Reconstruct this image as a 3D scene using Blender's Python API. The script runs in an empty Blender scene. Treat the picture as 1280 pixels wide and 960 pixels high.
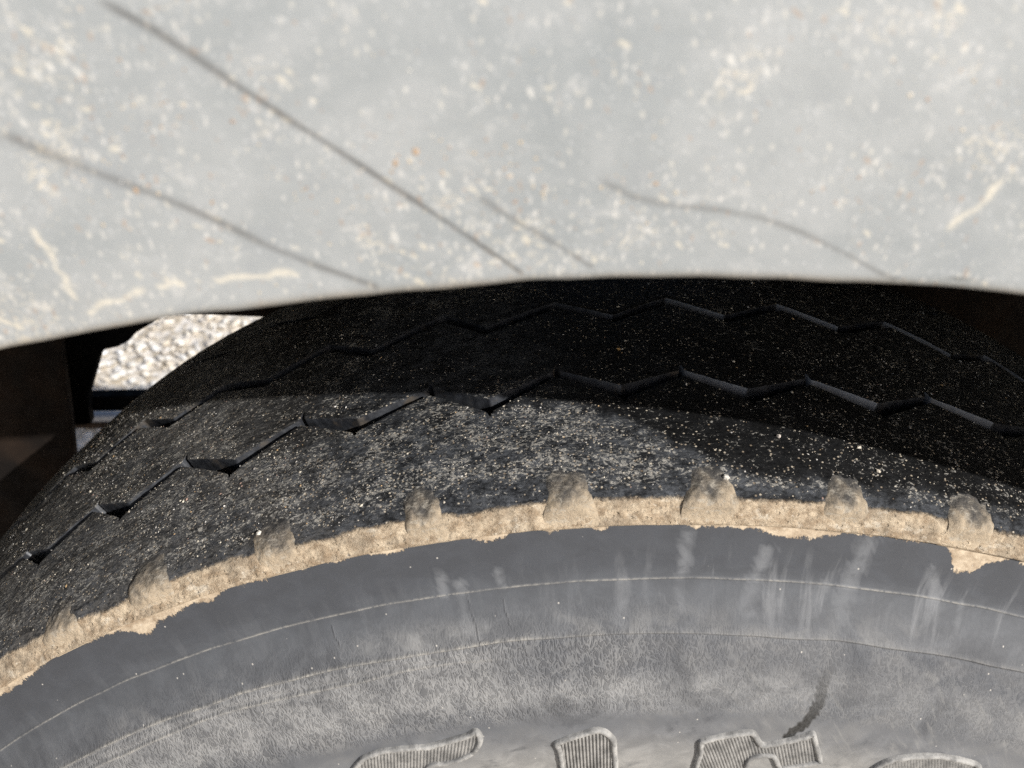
import bpy, math, random
import numpy as np
from mathutils import Matrix, Vector
rnd = random.Random(7)
rng = np.random.default_rng(11)
S = bpy.context.scene
COL = S.collection
ZA = 0.328                       # height of the axle above the ground
SUN_AZ, SUN_EL = 45.0, 32.3      # sun to the right of and in front of the wheel

# ------------------------------------------------------------------ camera
cd = bpy.data.cameras.new('camera')
cam = bpy.data.objects.new('camera', cd)
COL.objects.link(cam)
cam.location = (-0.06549, -0.23325, 0.44998 + ZA)
cam.rotation_euler = (1.00461, -0.05191, -0.00555)
cd.sensor_width = 36.0
cd.lens = 1000.84 / 1280 * 36.0
cd.clip_start = 0.01
cd.clip_end = 200.0
cd.dof.use_dof = True
cd.dof.focus_distance = 0.228
cd.dof.aperture_fstop = 18.0
S.camera = cam

# ------------------------------------------------------------------ sky, sun, exposure
W = bpy.data.worlds.new('World')
S.world = W
W.use_nodes = True
nt = W.node_tree
sky = nt.nodes.new('ShaderNodeTexSky')
sky.sky_type = 'NISHITA'
sky.sun_disc = False
sky.sun_elevation = math.radians(SUN_EL)
sky.sun_rotation = math.radians(180 - SUN_AZ)
sky.dust_density = 2.5
sky.ozone_density = 0.8
sky.air_density = 0.8
bg = nt.nodes['Background']
nt.links.new(sky.outputs[0], bg.inputs[0])
bg.inputs[1].default_value = 0.085
ld = bpy.data.lights.new('sun', 'SUN')
ld.energy = 4.4
ld.angle = math.radians(0.6)
ld.color = (1.0, 0.985, 0.965)
sun = bpy.data.objects.new('sun', ld)
COL.objects.link(sun)
a, e = math.radians(SUN_AZ), math.radians(SUN_EL)
sdir = Vector((math.sin(a) * math.cos(e), -math.cos(a) * math.cos(e), math.sin(e)))
sun.rotation_euler = sdir.to_track_quat('Z', 'Y').to_euler()
sun.location = sdir * 5
S.view_settings.view_transform = 'Standard'
S.view_settings.look = 'None'
S.view_settings.gamma = 1.0
S.view_settings.exposure = 0.30
S.render.engine = 'CYCLES'
S.cycles.use_denoising = False
S.cycles.max_bounces = 6
S.cycles.sample_clamp_indirect = 4.0

# ------------------------------------------------------------------ helpers
def tag(o, label=None, cat=None, group=None, kind=None):
    if label: o['label'] = label
    if cat: o['category'] = cat
    if group: o['group'] = group
    if kind: o['kind'] = kind
    return o

def empty(name, loc=(0, 0, 0)):
    o = bpy.data.objects.new(name, None)
    o.empty_display_size = 0.05
    COL.objects.link(o)
    o.location = loc
    return o

def link(name, me, parent=None, loc=None):
    o = bpy.data.objects.new(name, me)
    COL.objects.link(o)
    if parent: o.parent = parent
    if loc: o.location = loc
    return o

def mesh(name, V, F, mats, mi=None, attrs=None, smooth=True):
    """V (n,3) array, F (m,4) or (m,3) int array"""
    me = bpy.data.meshes.new(name)
    V = np.asarray(V, np.float32); F = np.asarray(F, np.int32)
    k = F.shape[1]
    me.vertices.add(len(V)); me.vertices.foreach_set('co', V.ravel())
    me.loops.add(F.size); me.loops.foreach_set('vertex_index', F.ravel())
    me.polygons.add(len(F))
    me.polygons.foreach_set('loop_start', np.arange(0, F.size, k, dtype=np.int32))
    try: me.polygons.foreach_set('loop_total', np.full(len(F), k, np.int32))
    except Exception: pass
    for m in mats: me.materials.append(m)
    if mi is not None: me.polygons.foreach_set('material_index', np.asarray(mi, np.int32))
    me.polygons.foreach_set('use_smooth', np.full(len(F), smooth))
    for n, arr in (attrs or {}).items():
        at = me.attributes.new(n, 'FLOAT_VECTOR', 'POINT')
        at.data.foreach_set('vector', np.asarray(arr, np.float32).ravel())
    me.update(calc_edges=True)
    me.validate()
    return me

def gridfaces(nu, nv, closed=False):
    """u index major (nu columns), v index minor (nv rows)"""
    iu = np.arange(nu if closed else nu - 1)
    iv = np.arange(nv - 1)
    A, B = np.meshgrid(iu, iv, indexing='ij')
    A2 = (A + 1) % nu
    return np.stack([A * nv + B, A * nv + B + 1, A2 * nv + B + 1, A2 * nv + B], -1).reshape(-1, 4)

def poly_prism(name, pts, y0, y1, mat, parent, bev=0.0):
    """closed outline in x,z extruded from y0 to y1"""
    me = bpy.data.meshes.new(name)
    n = len(pts)
    V = [(x, y0, z) for x, z in pts] + [(x, y1, z) for x, z in pts]
    F = [tuple(range(n)), tuple(range(2 * n - 1, n - 1, -1))] + [(i, i + n, (i + 1) % n + n, (i + 1) % n) for i in range(n)]
    me.from_pydata(V, [], F); me.materials.append(mat)
    import bmesh
    bm = bmesh.new(); bm.from_mesh(me)
    bmesh.ops.recalc_face_normals(bm, faces=bm.faces)
    if bev: bmesh.ops.bevel(bm, geom=list(bm.edges), offset=bev, segments=2, affect='EDGES', profile=0.6)
    bm.to_mesh(me); bm.free()
    return link(name, me, parent)

def tube(name, p0, p1, r, mat, parent, n=16):
    p0, p1 = Vector(p0), Vector(p1); d = (p1 - p0).normalized()
    u = d.orthogonal().normalized(); w = d.cross(u)
    V = []
    for p in (p0, p1):
        for i in range(n):
            t = 2 * math.pi * i / n
            V.append(p + r * (math.cos(t) * u + math.sin(t) * w))
    F = [(i, (i + 1) % n, (i + 1) % n + n, i + n) for i in range(n)] + [tuple(range(n))[::-1], tuple(range(n, 2 * n))]
    me = bpy.data.meshes.new(name); me.from_pydata([tuple(v) for v in V], [], F); me.materials.append(mat)
    for p in me.polygons: p.use_smooth = len(p.vertices) == 4
    return link(name, me, parent)

def vnoise(x, seed, scale):
    """smooth 1-D value noise, -1..1"""
    x = np.asarray(x) * scale
    i = np.floor(x).astype(int); f = x - i
    h = lambda k: np.modf(np.abs(np.sin(k * 12.9898 + seed * 78.233) * 43758.5453))[0] * 2 - 1
    f = f * f * (3 - 2 * f)
    return h(i) * (1 - f) + h(i + 1) * f

def noise2(u, v, seed):
    """smooth 2-D value noise, -1..1, one cell per unit"""
    u, v = np.broadcast_arrays(u, v)
    i, j = np.floor(u).astype(np.int64), np.floor(v).astype(np.int64)
    f, g_ = u - i, v - j
    f = f * f * (3 - 2 * f); g_ = g_ * g_ * (3 - 2 * g_)
    def h(a_, b_):
        k = np.sin(a_ * 127.1 + b_ * 311.7 + seed * 74.7) * 43758.5453
        return (k - np.floor(k)) * 2 - 1
    return (h(i, j) * (1 - f) + h(i + 1, j) * f) * (1 - g_) + (h(i, j + 1) * (1 - f) + h(i + 1, j + 1) * f) * g_

def polydist(px, py, pts):
    """distance of points to a polyline, and the parameter 0..1 along it"""
    best = np.full(px.shape, 1e9); par = np.zeros(px.shape)
    n = len(pts) - 1
    for k in range(n):
        (ax, ay), (bx, by) = pts[k], pts[k + 1]
        dx, dy = bx - ax, by - ay
        t = np.clip(((px - ax) * dx + (py - ay) * dy) / (dx * dx + dy * dy), 0, 1)
        d = np.hypot(px - ax - t * dx, py - ay - t * dy)
        m = d < best
        best = np.where(m, d, best); par = np.where(m, (k + t) / n, par)
    return best, par

# ---- shader node mini language
class N:
    def __init__(s, name):
        s.m = bpy.data.materials.new(name); s.m.use_nodes = True
        s.t = s.m.node_tree; s.b = s.t.nodes['Principled BSDF']
    def put(s, sock, v):
        if hasattr(v, 'is_output') or isinstance(v, bpy.types.NodeSocket): s.t.links.new(v, sock)
        elif isinstance(v, (tuple, list)) and len(v) == 3 and sock.type == 'RGBA': sock.default_value = (*v, 1)
        else: sock.default_value = v
    def attr(s, n):
        a = s.t.nodes.new('ShaderNodeAttribute'); a.attribute_name = n
        return a.outputs['Vector']
    def coord(s): return s.t.nodes.new('ShaderNodeTexCoord').outputs['Object']
    def sep(s, v):
        n = s.t.nodes.new('ShaderNodeSeparateXYZ'); s.put(n.inputs[0], v); return n.outputs
    def math(s, op, a, b=0.0, clamp=False):
        n = s.t.nodes.new('ShaderNodeMath'); n.operation = op; n.use_clamp = clamp
        s.put(n.inputs[0], a); s.put(n.inputs[1], b); return n.outputs[0]
    def scale(s, v, sc, off=(0, 0, 0), rz=0.0):
        n = s.t.nodes.new('ShaderNodeMapping'); s.put(n.inputs['Vector'], v)
        n.inputs['Scale'].default_value = sc; n.inputs['Location'].default_value = off; n.inputs['Rotation'].default_value = (0, 0, rz)
        return n.outputs[0]
    def noise(s, v, sc=1.0, det=3.0, rough=0.55, dist=0.0):
        n = s.t.nodes.new('ShaderNodeTexNoise'); s.put(n.inputs['Vector'], v)
        n.inputs['Scale'].default_value = sc; n.inputs['Detail'].default_value = det
        n.inputs['Roughness'].default_value = rough; n.inputs['Distortion'].default_value = dist
        return n.outputs['Fac']
    def voro(s, v, sc=1.0, feat='F1', rand=1.0):
        n = s.t.nodes.new('ShaderNodeTexVoronoi'); s.put(n.inputs['Vector'], v); n.feature = feat
        n.inputs['Scale'].default_value = sc; n.inputs['Randomness'].default_value = rand
        return n
    def ramp(s, f, lo, hi, a=0.0, b=1.0, smooth=True):
        n = s.t.nodes.new('ShaderNodeMapRange'); n.interpolation_type = 'SMOOTHSTEP' if smooth else 'LINEAR'
        s.put(n.inputs[0], f)
        for i, v in zip((1, 2, 3, 4), (lo, hi, a, b)): s.put(n.inputs[i], v)
        return n.outputs[0]
    def mix(s, f, a, b, mode='MIX'):
        n = s.t.nodes.new('ShaderNodeMix'); n.data_type = 'RGBA'; n.blend_type = mode
        s.put(n.inputs[0], f); s.put(n.inputs[6], a); s.put(n.inputs[7], b); return n.outputs[2]
    def cramp(s, f, stops):
        n = s.t.nodes.new('ShaderNodeValToRGB'); el = n.color_ramp.elements
        while len(el) < len(stops): el.new(0.5)
        for q, (p, c) in zip(el, stops): q.position = p; q.color = (*c, 1)
        s.put(n.inputs[0], f); return n.outputs[0]
    def bump(s, h, st=0.5, dist=0.001, nrm=None):
        n = s.t.nodes.new('ShaderNodeBump'); s.put(n.inputs['Height'], h)
        n.inputs['Strength'].default_value = st; n.inputs['Distance'].default_value = dist
        if nrm is not None: s.put(n.inputs['Normal'], nrm)
        return n.outputs[0]
    def out(s, col=None, rough=None, nrm=None, metal=None, spec=None):
        for k, v in (('Base Color', col), ('Roughness', rough), ('Normal', nrm), ('Metallic', metal), ('Specular IOR Level', spec)):
            if v is not None: s.put(s.b.inputs[k], v)
        return s.m

def simple(name, c, c2, rough, sc, metal=0.0, bumpst=0.3, spec=0.4):
    n = N(name); p = n.coord()
    f = n.noise(p, sc, 5, 0.6); g = n.noise(p, sc * 6, 3, 0.6)
    col = n.mix(n.ramp(f, 0.35, 0.68), c, c2)
    return n.out(col, n.ramp(g, 0.3, 0.7, rough - 0.12, rough + 0.12), n.bump(g, bumpst, 0.0006), metal, spec)

# ------------------------------------------------------------------ materials
DIRT_HI = (0.53, 0.435, 0.315); DIRT_LO = (0.27, 0.20, 0.132)

def mat_tread():
    n = N('worn_tread_rubber')
    tc = n.attr('tc'); mk = n.attr('mk')
    o = n.sep(tc); k = n.sep(mk)           # tc: along, path, lateral | mk: dust with painted shade and sheen, dirt(mm above edge) or painted groove-wall glint, grit
    fine = n.noise(n.scale(tc, (640, 1250, 0)), 1, 5, 0.72)
    fine2 = n.noise(n.scale(tc, (420, 900, 0), (3, 7, 0)), 1, 4, 0.7, 0.6)
    big = n.noise(n.scale(tc, (60, 90, 0)), 1, 4, 0.6)
    mid = n.noise(n.scale(tc, (170, 260, 0), (9, 2, 0)), 1, 4, 0.65)
    dust = n.math('MULTIPLY', k[0], n.ramp(n.math('ADD', n.math('MULTIPLY', big, 0.6), n.math('MULTIPLY', mid, 0.4)), 0.3, 0.66, 0.35, 1.15))
    base = n.mix(n.ramp(fine2, 0.35, 0.7), (0.0030, 0.0030, 0.0031), (0.0080, 0.0078, 0.0078))
    greyd = n.mix(n.ramp(n.math('ADD', n.math('MULTIPLY', fine, 0.6), n.math('MULTIPLY', mid, 0.4)), 0.38, 0.60), (0.012, 0.0132, 0.0155), (0.084, 0.089, 0.097))
    col = n.mix(n.math('MULTIPLY', dust, 0.92, True), base, greyd)
    col = n.mix(n.math('MULTIPLY', o[2], n.ramp(fine2, 0.38, 0.62, 0.12, 0.75)), col, (0.135, 0.125, 0.112))
    # smeared pale scuffs, stretched round the tyre
    sm = n.noise(n.scale(tc, (780, 1350, 0), (1, 5, 0)), 1, 4, 0.70, 0.9)
    clus = n.noise(n.scale(tc, (90, 170, 0), (17, 3, 0)), 1, 4, 0.65, 0.5)
    kg = n.math('MULTIPLY', k[2], n.ramp(clus, 0.36, 0.62, 0.42, 1.2))
    th = n.ramp(kg, 0, 1, 0.665, 0.512, False)
    sf = n.ramp(n.math('SUBTRACT', n.math('ADD', sm, n.math('MULTIPLY', n.math('SUBTRACT', mid, 0.5), 0.25)), th), 0.0, 0.06)
    pale = n.mix(n.noise(n.scale(tc, (300, 300, 0)), 1, 2), (0.15, 0.145, 0.135), (0.52, 0.49, 0.43))
    col = n.mix(n.math('MULTIPLY', sf, 0.85), col, pale)
    # pin-prick specks of pale sand
    vo = n.voro(n.scale(tc, (820, 1000, 0)), 1)
    cs = n.sep(vo.outputs['Color'])
    keep = n.math('GREATER_THAN', n.math('ADD', cs[0], n.math('MULTIPLY', kg, 0.40)), 0.93)
    spk = n.math('MULTIPLY', n.ramp(vo.outputs['Distance'], 0.36, 0.18), keep)
    col = n.mix(n.math('MULTIPLY', spk, 0.85), col, n.mix(cs[1], (0.22, 0.17, 0.12), (0.62, 0.55, 0.44)))
    # tan dirt on the buttress below the corner
    dn = n.noise(n.scale(tc, (160, 200, 0), (4, 4, 0)), 1, 6, 0.7)
    dn2 = n.noise(n.scale(tc, (700, 900, 0), (8, 1, 0)), 1, 4, 0.7)
    lim = n.math('ADD', k[1], n.math('MULTIPLY', n.math('SUBTRACT', n.math('ADD', n.math('MULTIPLY', dn, 0.65), n.math('MULTIPLY', dn2, 0.35)), 0.5), 5.0))
    df = n.ramp(lim, -0.5, 0.7)
    dcol = n.mix(n.ramp(n.noise(n.scale(tc, (240, 330, 0)), 1, 5, 0.7), 0.32, 0.68), DIRT_LO, DIRT_HI)
    dcol = n.mix(n.ramp(dn2, 0.60, 0.72), dcol, (0.60, 0.53, 0.43))
    dcol = n.mix(n.math('MULTIPLY', n.ramp(n.noise(n.scale(tc, (330, 260, 0), (2, 9, 0)), 1, 4, 0.7), 0.60, 0.70), 0.65), dcol, (0.050, 0.049, 0.05))
    dcol = n.mix(n.math('MULTIPLY', n.ramp(n.noise(n.scale(tc, (75, 120, 0), (6, 3, 0)), 1, 4, 0.6), 0.48, 0.66), 0.5), dcol, (0.20, 0.165, 0.125))
    dcol = n.mix(n.math('MULTIPLY', n.ramp(n.noise(n.scale(tc, (130, 210, 0), (11, 3, 0)), 1, 5, 0.7), 0.56, 0.68), 0.6), dcol, (0.60, 0.54, 0.44))
    col = n.mix(df, col, dcol)
    # bluish rubbed line right on the corner
    rough = n.math('ADD', n.ramp(dust, 0, 1, 0.50, 0.78), n.ramp(fine, 0.3, 0.7, -0.10, 0.10))
    rough = n.math('MAXIMUM', rough, n.math('MULTIPLY', df, 0.9))
    h = n.math('ADD', n.math('MULTIPLY', fine2, n.ramp(k[0], 0, 1, 0.25, 1.0)), n.math('MULTIPLY', fine, n.ramp(k[0], 0, 1, 0.15, 0.6)))
    h = n.math('ADD', h, n.math('MULTIPLY', df, n.math('ADD', 0.4, n.math('ADD', n.math('MULTIPLY', dn2, 1.1), n.math('MULTIPLY', dn, 0.5)))))
    h = n.math('ADD', h, n.math('MULTIPLY', spk, 0.7))
    return n.out(col, rough, n.bump(h, 1.0, 0.00055), spec=0.13)

def mat_groove():
    n = N('groove_wall_rubber')
    p = n.coord()
    f = n.noise(n.scale(p, (260, 260, 260)), 1, 4, 0.6); g = n.noise(n.scale(p, (900, 900, 900)), 1, 3, 0.6)
    col = n.mix(n.ramp(f, 0.35, 0.7), (0.018, 0.019, 0.022), (0.045, 0.048, 0.054))
    col = n.mix(n.ramp(n.noise(n.scale(p, (120, 120, 120)), 1, 4, 0.6), 0.56, 0.70), col, (0.060, 0.050, 0.040))
    kglint = n.sep(n.attr('mk'))
    col = n.mix(n.math('MULTIPLY', n.math('MAXIMUM', kglint[1], 0.0), 0.9, True), col, (0.36, 0.375, 0.40))  # light glinting off the groove walls, painted as a pale tone
    return n.out(col, n.ramp(g, 0.3, 0.7, 0.34, 0.52), n.bump(g, 0.3, 0.0003))

def mat_sidewall():
    n = N('dusty_sidewall_rubber')
    tc = n.attr('tc'); mk = n.attr('mk'); mk2 = n.attr('mk2'); k3 = n.sep(n.attr('mk3'))
    o = n.sep(tc); k = n.sep(mk); k2 = n.sep(mk2)   # mk: dirt mm, streak, wet | mk2: leather, crack, pale
    r = o[1]
    big = n.noise(n.scale(tc, (28, 55, 1)), 1, 4, 0.6, 0.4)
    mid = n.noise(n.scale(tc, (110, 150, 1), (3, 1, 0)), 1, 5, 0.65, 0.5)
    fine = n.noise(n.scale(tc, (900, 900, 1)), 1, 4, 0.65)
    drip = n.noise(n.scale(tc, (210, 32, 1), (7, 2, 0)), 1, 5, 0.65, 0.3)
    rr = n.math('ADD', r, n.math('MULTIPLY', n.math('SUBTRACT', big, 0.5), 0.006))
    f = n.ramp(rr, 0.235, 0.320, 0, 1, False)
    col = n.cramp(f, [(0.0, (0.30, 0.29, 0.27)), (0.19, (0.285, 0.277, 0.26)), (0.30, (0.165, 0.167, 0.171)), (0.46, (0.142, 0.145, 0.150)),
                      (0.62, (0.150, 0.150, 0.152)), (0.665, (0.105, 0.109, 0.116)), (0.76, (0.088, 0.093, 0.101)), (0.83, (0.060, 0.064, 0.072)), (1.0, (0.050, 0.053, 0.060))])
    col = n.mix(n.ramp(mid, 0.34, 0.70), n.mix(0.7, col, n.mix(0.5, (0.03, 0.031, 0.034), col)), col)
    pat = n.noise(n.scale(tc, (55, 70, 1), (13, 4, 0)), 1, 5, 0.6, 0.8)
    col = n.mix(n.math('MULTIPLY', n.math('MULTIPLY', n.ramp(pat, 0.47, 0.66), n.ramp(r, 0.298, 0.291)), 0.45), col, (0.185, 0.182, 0.176))
    col = n.mix(n.math('MULTIPLY', n.math('MULTIPLY', n.ramp(pat, 0.45, 0.34), n.ramp(r, 0.300, 0.291)), 0.55), col, (0.052, 0.054, 0.059))
    # soft radial runs of washed dust
    dz = n.math('MULTIPLY', n.ramp(drip, 0.50, 0.68), n.math('MULTIPLY', n.ramp(r, 0.286, 0.296), n.ramp(r, 0.3135, 0.301)))
    col = n.mix(n.math('MULTIPLY', n.math('MULTIPLY', dz, n.ramp(o[0], -0.06, 0.01, 0.2, 1)), 0.55), col, (0.205, 0.208, 0.213))
    col = n.mix(n.math('MULTIPLY', n.math('MULTIPLY', k[1], n.ramp(mid, 0.30, 0.62, 0.2, 1)), 0.62), col, (0.18, 0.185, 0.192))
    dg = n.noise(n.scale(n.scale(tc, (1, 1, 1), (0, 0, 0), 0.75), (70, 420, 0), (2, 6, 0)), 1, 5, 0.7, 0.3)
    dgm = n.math('MULTIPLY', n.ramp(dg, 0.52, 0.66), n.math('MULTIPLY', n.ramp(o[0], -0.03, 0.03), n.ramp(r, 0.292, 0.286)))
    col = n.mix(n.math('MULTIPLY', dgm, 0.42), col, (0.24, 0.235, 0.222))
    zn = n.math('ADD', 0.35, n.ramp(mid, 0.34, 0.64))
    col = n.mix(n.math('MULTIPLY', n.math('MULTIPLY', k3[0], zn), 0.45), col, (0.272, 0.268, 0.258))
    col = n.mix(n.math('MULTIPLY', n.math('MULTIPLY', k3[1], zn), 0.55), col, (0.062, 0.066, 0.074))
    # pale dust held on the raised wrinkles
    lt = n.scale(tc, (900, 620, 1))
    wa = n.noise(n.scale(tc, (560, 330, 1)), 1, 1, 0.5, 0.8)
    wb = n.noise(n.scale(tc, (760, 480, 1), (4, 4, 0)), 1, 1, 0.5, 0.6)
    ra = n.ramp(n.math('ABSOLUTE', n.math('SUBTRACT', wa, 0.5)), 0.0, 0.10, 1, 0)
    rb = n.ramp(n.math('ABSOLUTE', n.math('SUBTRACT', wb, 0.5)), 0.0, 0.09, 1, 0)
    wr = n.math('ADD', 0.30, n.math('MULTIPLY', n.math('MAXIMUM', ra, n.math('MULTIPLY', rb, 0.8)), 0.36))
    cr = n.math('MULTIPLY', k2[0], n.ramp(wr, 0.44, 0.62))
    col = n.mix(n.math('MULTIPLY', n.math('MULTIPLY', cr, n.ramp(pat, 0.38, 0.58, 0.15, 1)), 0.24), col, (0.345, 0.338, 0.322))
    col = n.mix(n.math('MULTIPLY', n.math('MULTIPLY', k2[0], n.ramp(wr, 0.40, 0.31)), 0.30), col, (0.045, 0.045, 0.047))
    # dust along the mould lines and fine specks
    col = n.mix(n.math('MULTIPLY', k2[2], n.ramp(fine, 0.32, 0.60, 0.08, 0.85)), col, (0.36, 0.34, 0.30))
    col = n.mix(n.math('MULTIPLY', n.math('MULTIPLY', k2[1], n.ramp(mid, 0.35, 0.6, 0.2, 1)), 0.45), col, (0.035, 0.035, 0.037))
    vo = n.voro(n.scale(tc, (420, 420, 1)), 1); cs = n.sep(vo.outputs['Color'])
    spk = n.math('MULTIPLY', n.ramp(vo.outputs['Distance'], 0.13, 0.06), n.math('GREATER_THAN', cs[0], 0.93))
    col = n.mix(n.math('MULTIPLY', spk, 0.8), col, (0.48, 0.45, 0.40))
    # wet run
    col = n.mix(n.math('MULTIPLY', k[2], n.ramp(fine, 0.30, 0.65, 1.0, 0.80)), col, (0.010, 0.0095, 0.008))
    # caked tan dirt of the upper edge
    dn = n.noise(n.scale(tc, (260, 300, 1), (4, 4, 0)), 1, 6, 0.72)
    dn2 = n.noise(n.scale(tc, (900, 900, 1), (8, 1, 0)), 1, 4, 0.7)
    lim = n.math('ADD', k[0], n.math('MULTIPLY', n.math('SUBTRACT', n.math('ADD', n.math('MULTIPLY', dn, 0.6), n.math('MULTIPLY', n.noise(n.scale(tc, (1300, 500, 1), (3, 3, 0)), 1, 4, 0.7), 0.4)), 0.5), 7.0))
    df = n.ramp(lim, -0.22, 0.22)
    dcol = n.mix(n.ramp(n.noise(n.scale(tc, (240, 330, 1)), 1, 5, 0.7), 0.32, 0.68), DIRT_LO, DIRT_HI)
    dcol = n.mix(n.ramp(dn2, 0.58, 0.72), dcol, (0.52, 0.45, 0.36))
    col = n.mix(df, col, dcol)
    h = n.math('ADD', n.math('MULTIPLY', n.math('MULTIPLY', wr, k2[0]), 2.8), n.math('MULTIPLY', fine, 0.14))
    h = n.math('ADD', h, n.math('MULTIPLY', df, n.math('ADD', 1.2, dn2)))
    h = n.math('ADD', h, n.math('MULTIPLY', mid, 0.5))
    h = n.math('SUBTRACT', h, n.math('MULTIPLY', k2[1], 0.8))
    rough = n.math('SUBTRACT', n.math('ADD', 0.62, n.math('MULTIPLY', fine, 0.2)), n.math('MULTIPLY', k[2], 0.5))
    rough = n.math('MAXIMUM', rough, n.math('MULTIPLY', df, 0.92))
    return n.out(col, rough, n.bump(h, 0.62, 0.00026), spec=0.45)

def mat_lug():
    n = N('dusty_lug_rubber')
    tc = n.attr('tc'); o = n.sep(tc)     # across (m), path 0 top..1 bottom, random
    v = n.t.nodes.new('ShaderNodeCombineXYZ')
    oi = n.t.nodes.new('ShaderNodeObjectInfo')
    n.put(v.inputs[0], n.math('MULTIPLY', o[0], 1.0)); n.put(v.inputs[1], n.math('MULTIPLY', o[1], 0.018)); n.put(v.inputs[2], n.math('MULTIPLY', oi.outputs['Random'], 3.0))
    p = v.outputs[0]
    a_ = n.noise(n.scale(p, (240, 260, 1)), 1, 5, 0.7); b_ = n.noise(n.scale(p, (800, 900, 1), (5, 5, 0)), 1, 4, 0.7, 0.5)
    c_ = n.noise(n.scale(p, (120, 130, 1), (1, 8, 0)), 1, 3, 0.6)
    f = n.math('ADD', o[1], n.math('MULTIPLY', n.math('SUBTRACT', a_, 0.5), 0.7))
    f = n.math('ADD', f, n.math('MULTIPLY', n.math('SUBTRACT', c_, 0.5), 0.5))
    col = n.cramp(f, [(0.0, (0.020, 0.020, 0.021)), (0.20, (0.030, 0.030, 0.031)), (0.36, (0.085, 0.079, 0.072)), (0.52, (0.185, 0.157, 0.122)), (0.68, (0.35, 0.283, 0.202)), (1.0, (0.47, 0.38, 0.27))])
    d_ = n.noise(n.scale(p, (420, 900, 1), (7, 2, 0)), 1, 5, 0.75, 0.6)
    col = n.mix(n.math('MULTIPLY', n.ramp(d_, 0.52, 0.64), 0.6), col, (0.38, 0.345, 0.285))
    col = n.mix(n.math('MULTIPLY', n.ramp(d_, 0.47, 0.36), n.ramp(f, 0.35, 0.75, 0.65, 0.18)), col, (0.040, 0.039, 0.039))
    return n.out(col, 0.85, n.bump(n.math('ADD', n.math('ADD', b_, a_), d_), 0.8, 0.0005), spec=0.25)

def mat_letter(name, c, c2):
    n = N(name); p = n.coord()
    f = n.noise(n.scale(p, (260, 260, 260)), 1, 4, 0.65); g = n.noise(n.scale(p, (1200, 1200, 1200)), 1, 3, 0.6)
    col = n.mix(n.ramp(f, 0.32, 0.68), c, c2)
    return n.out(col, 0.7, n.bump(g, 0.5, 0.0003), spec=0.3)

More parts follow.
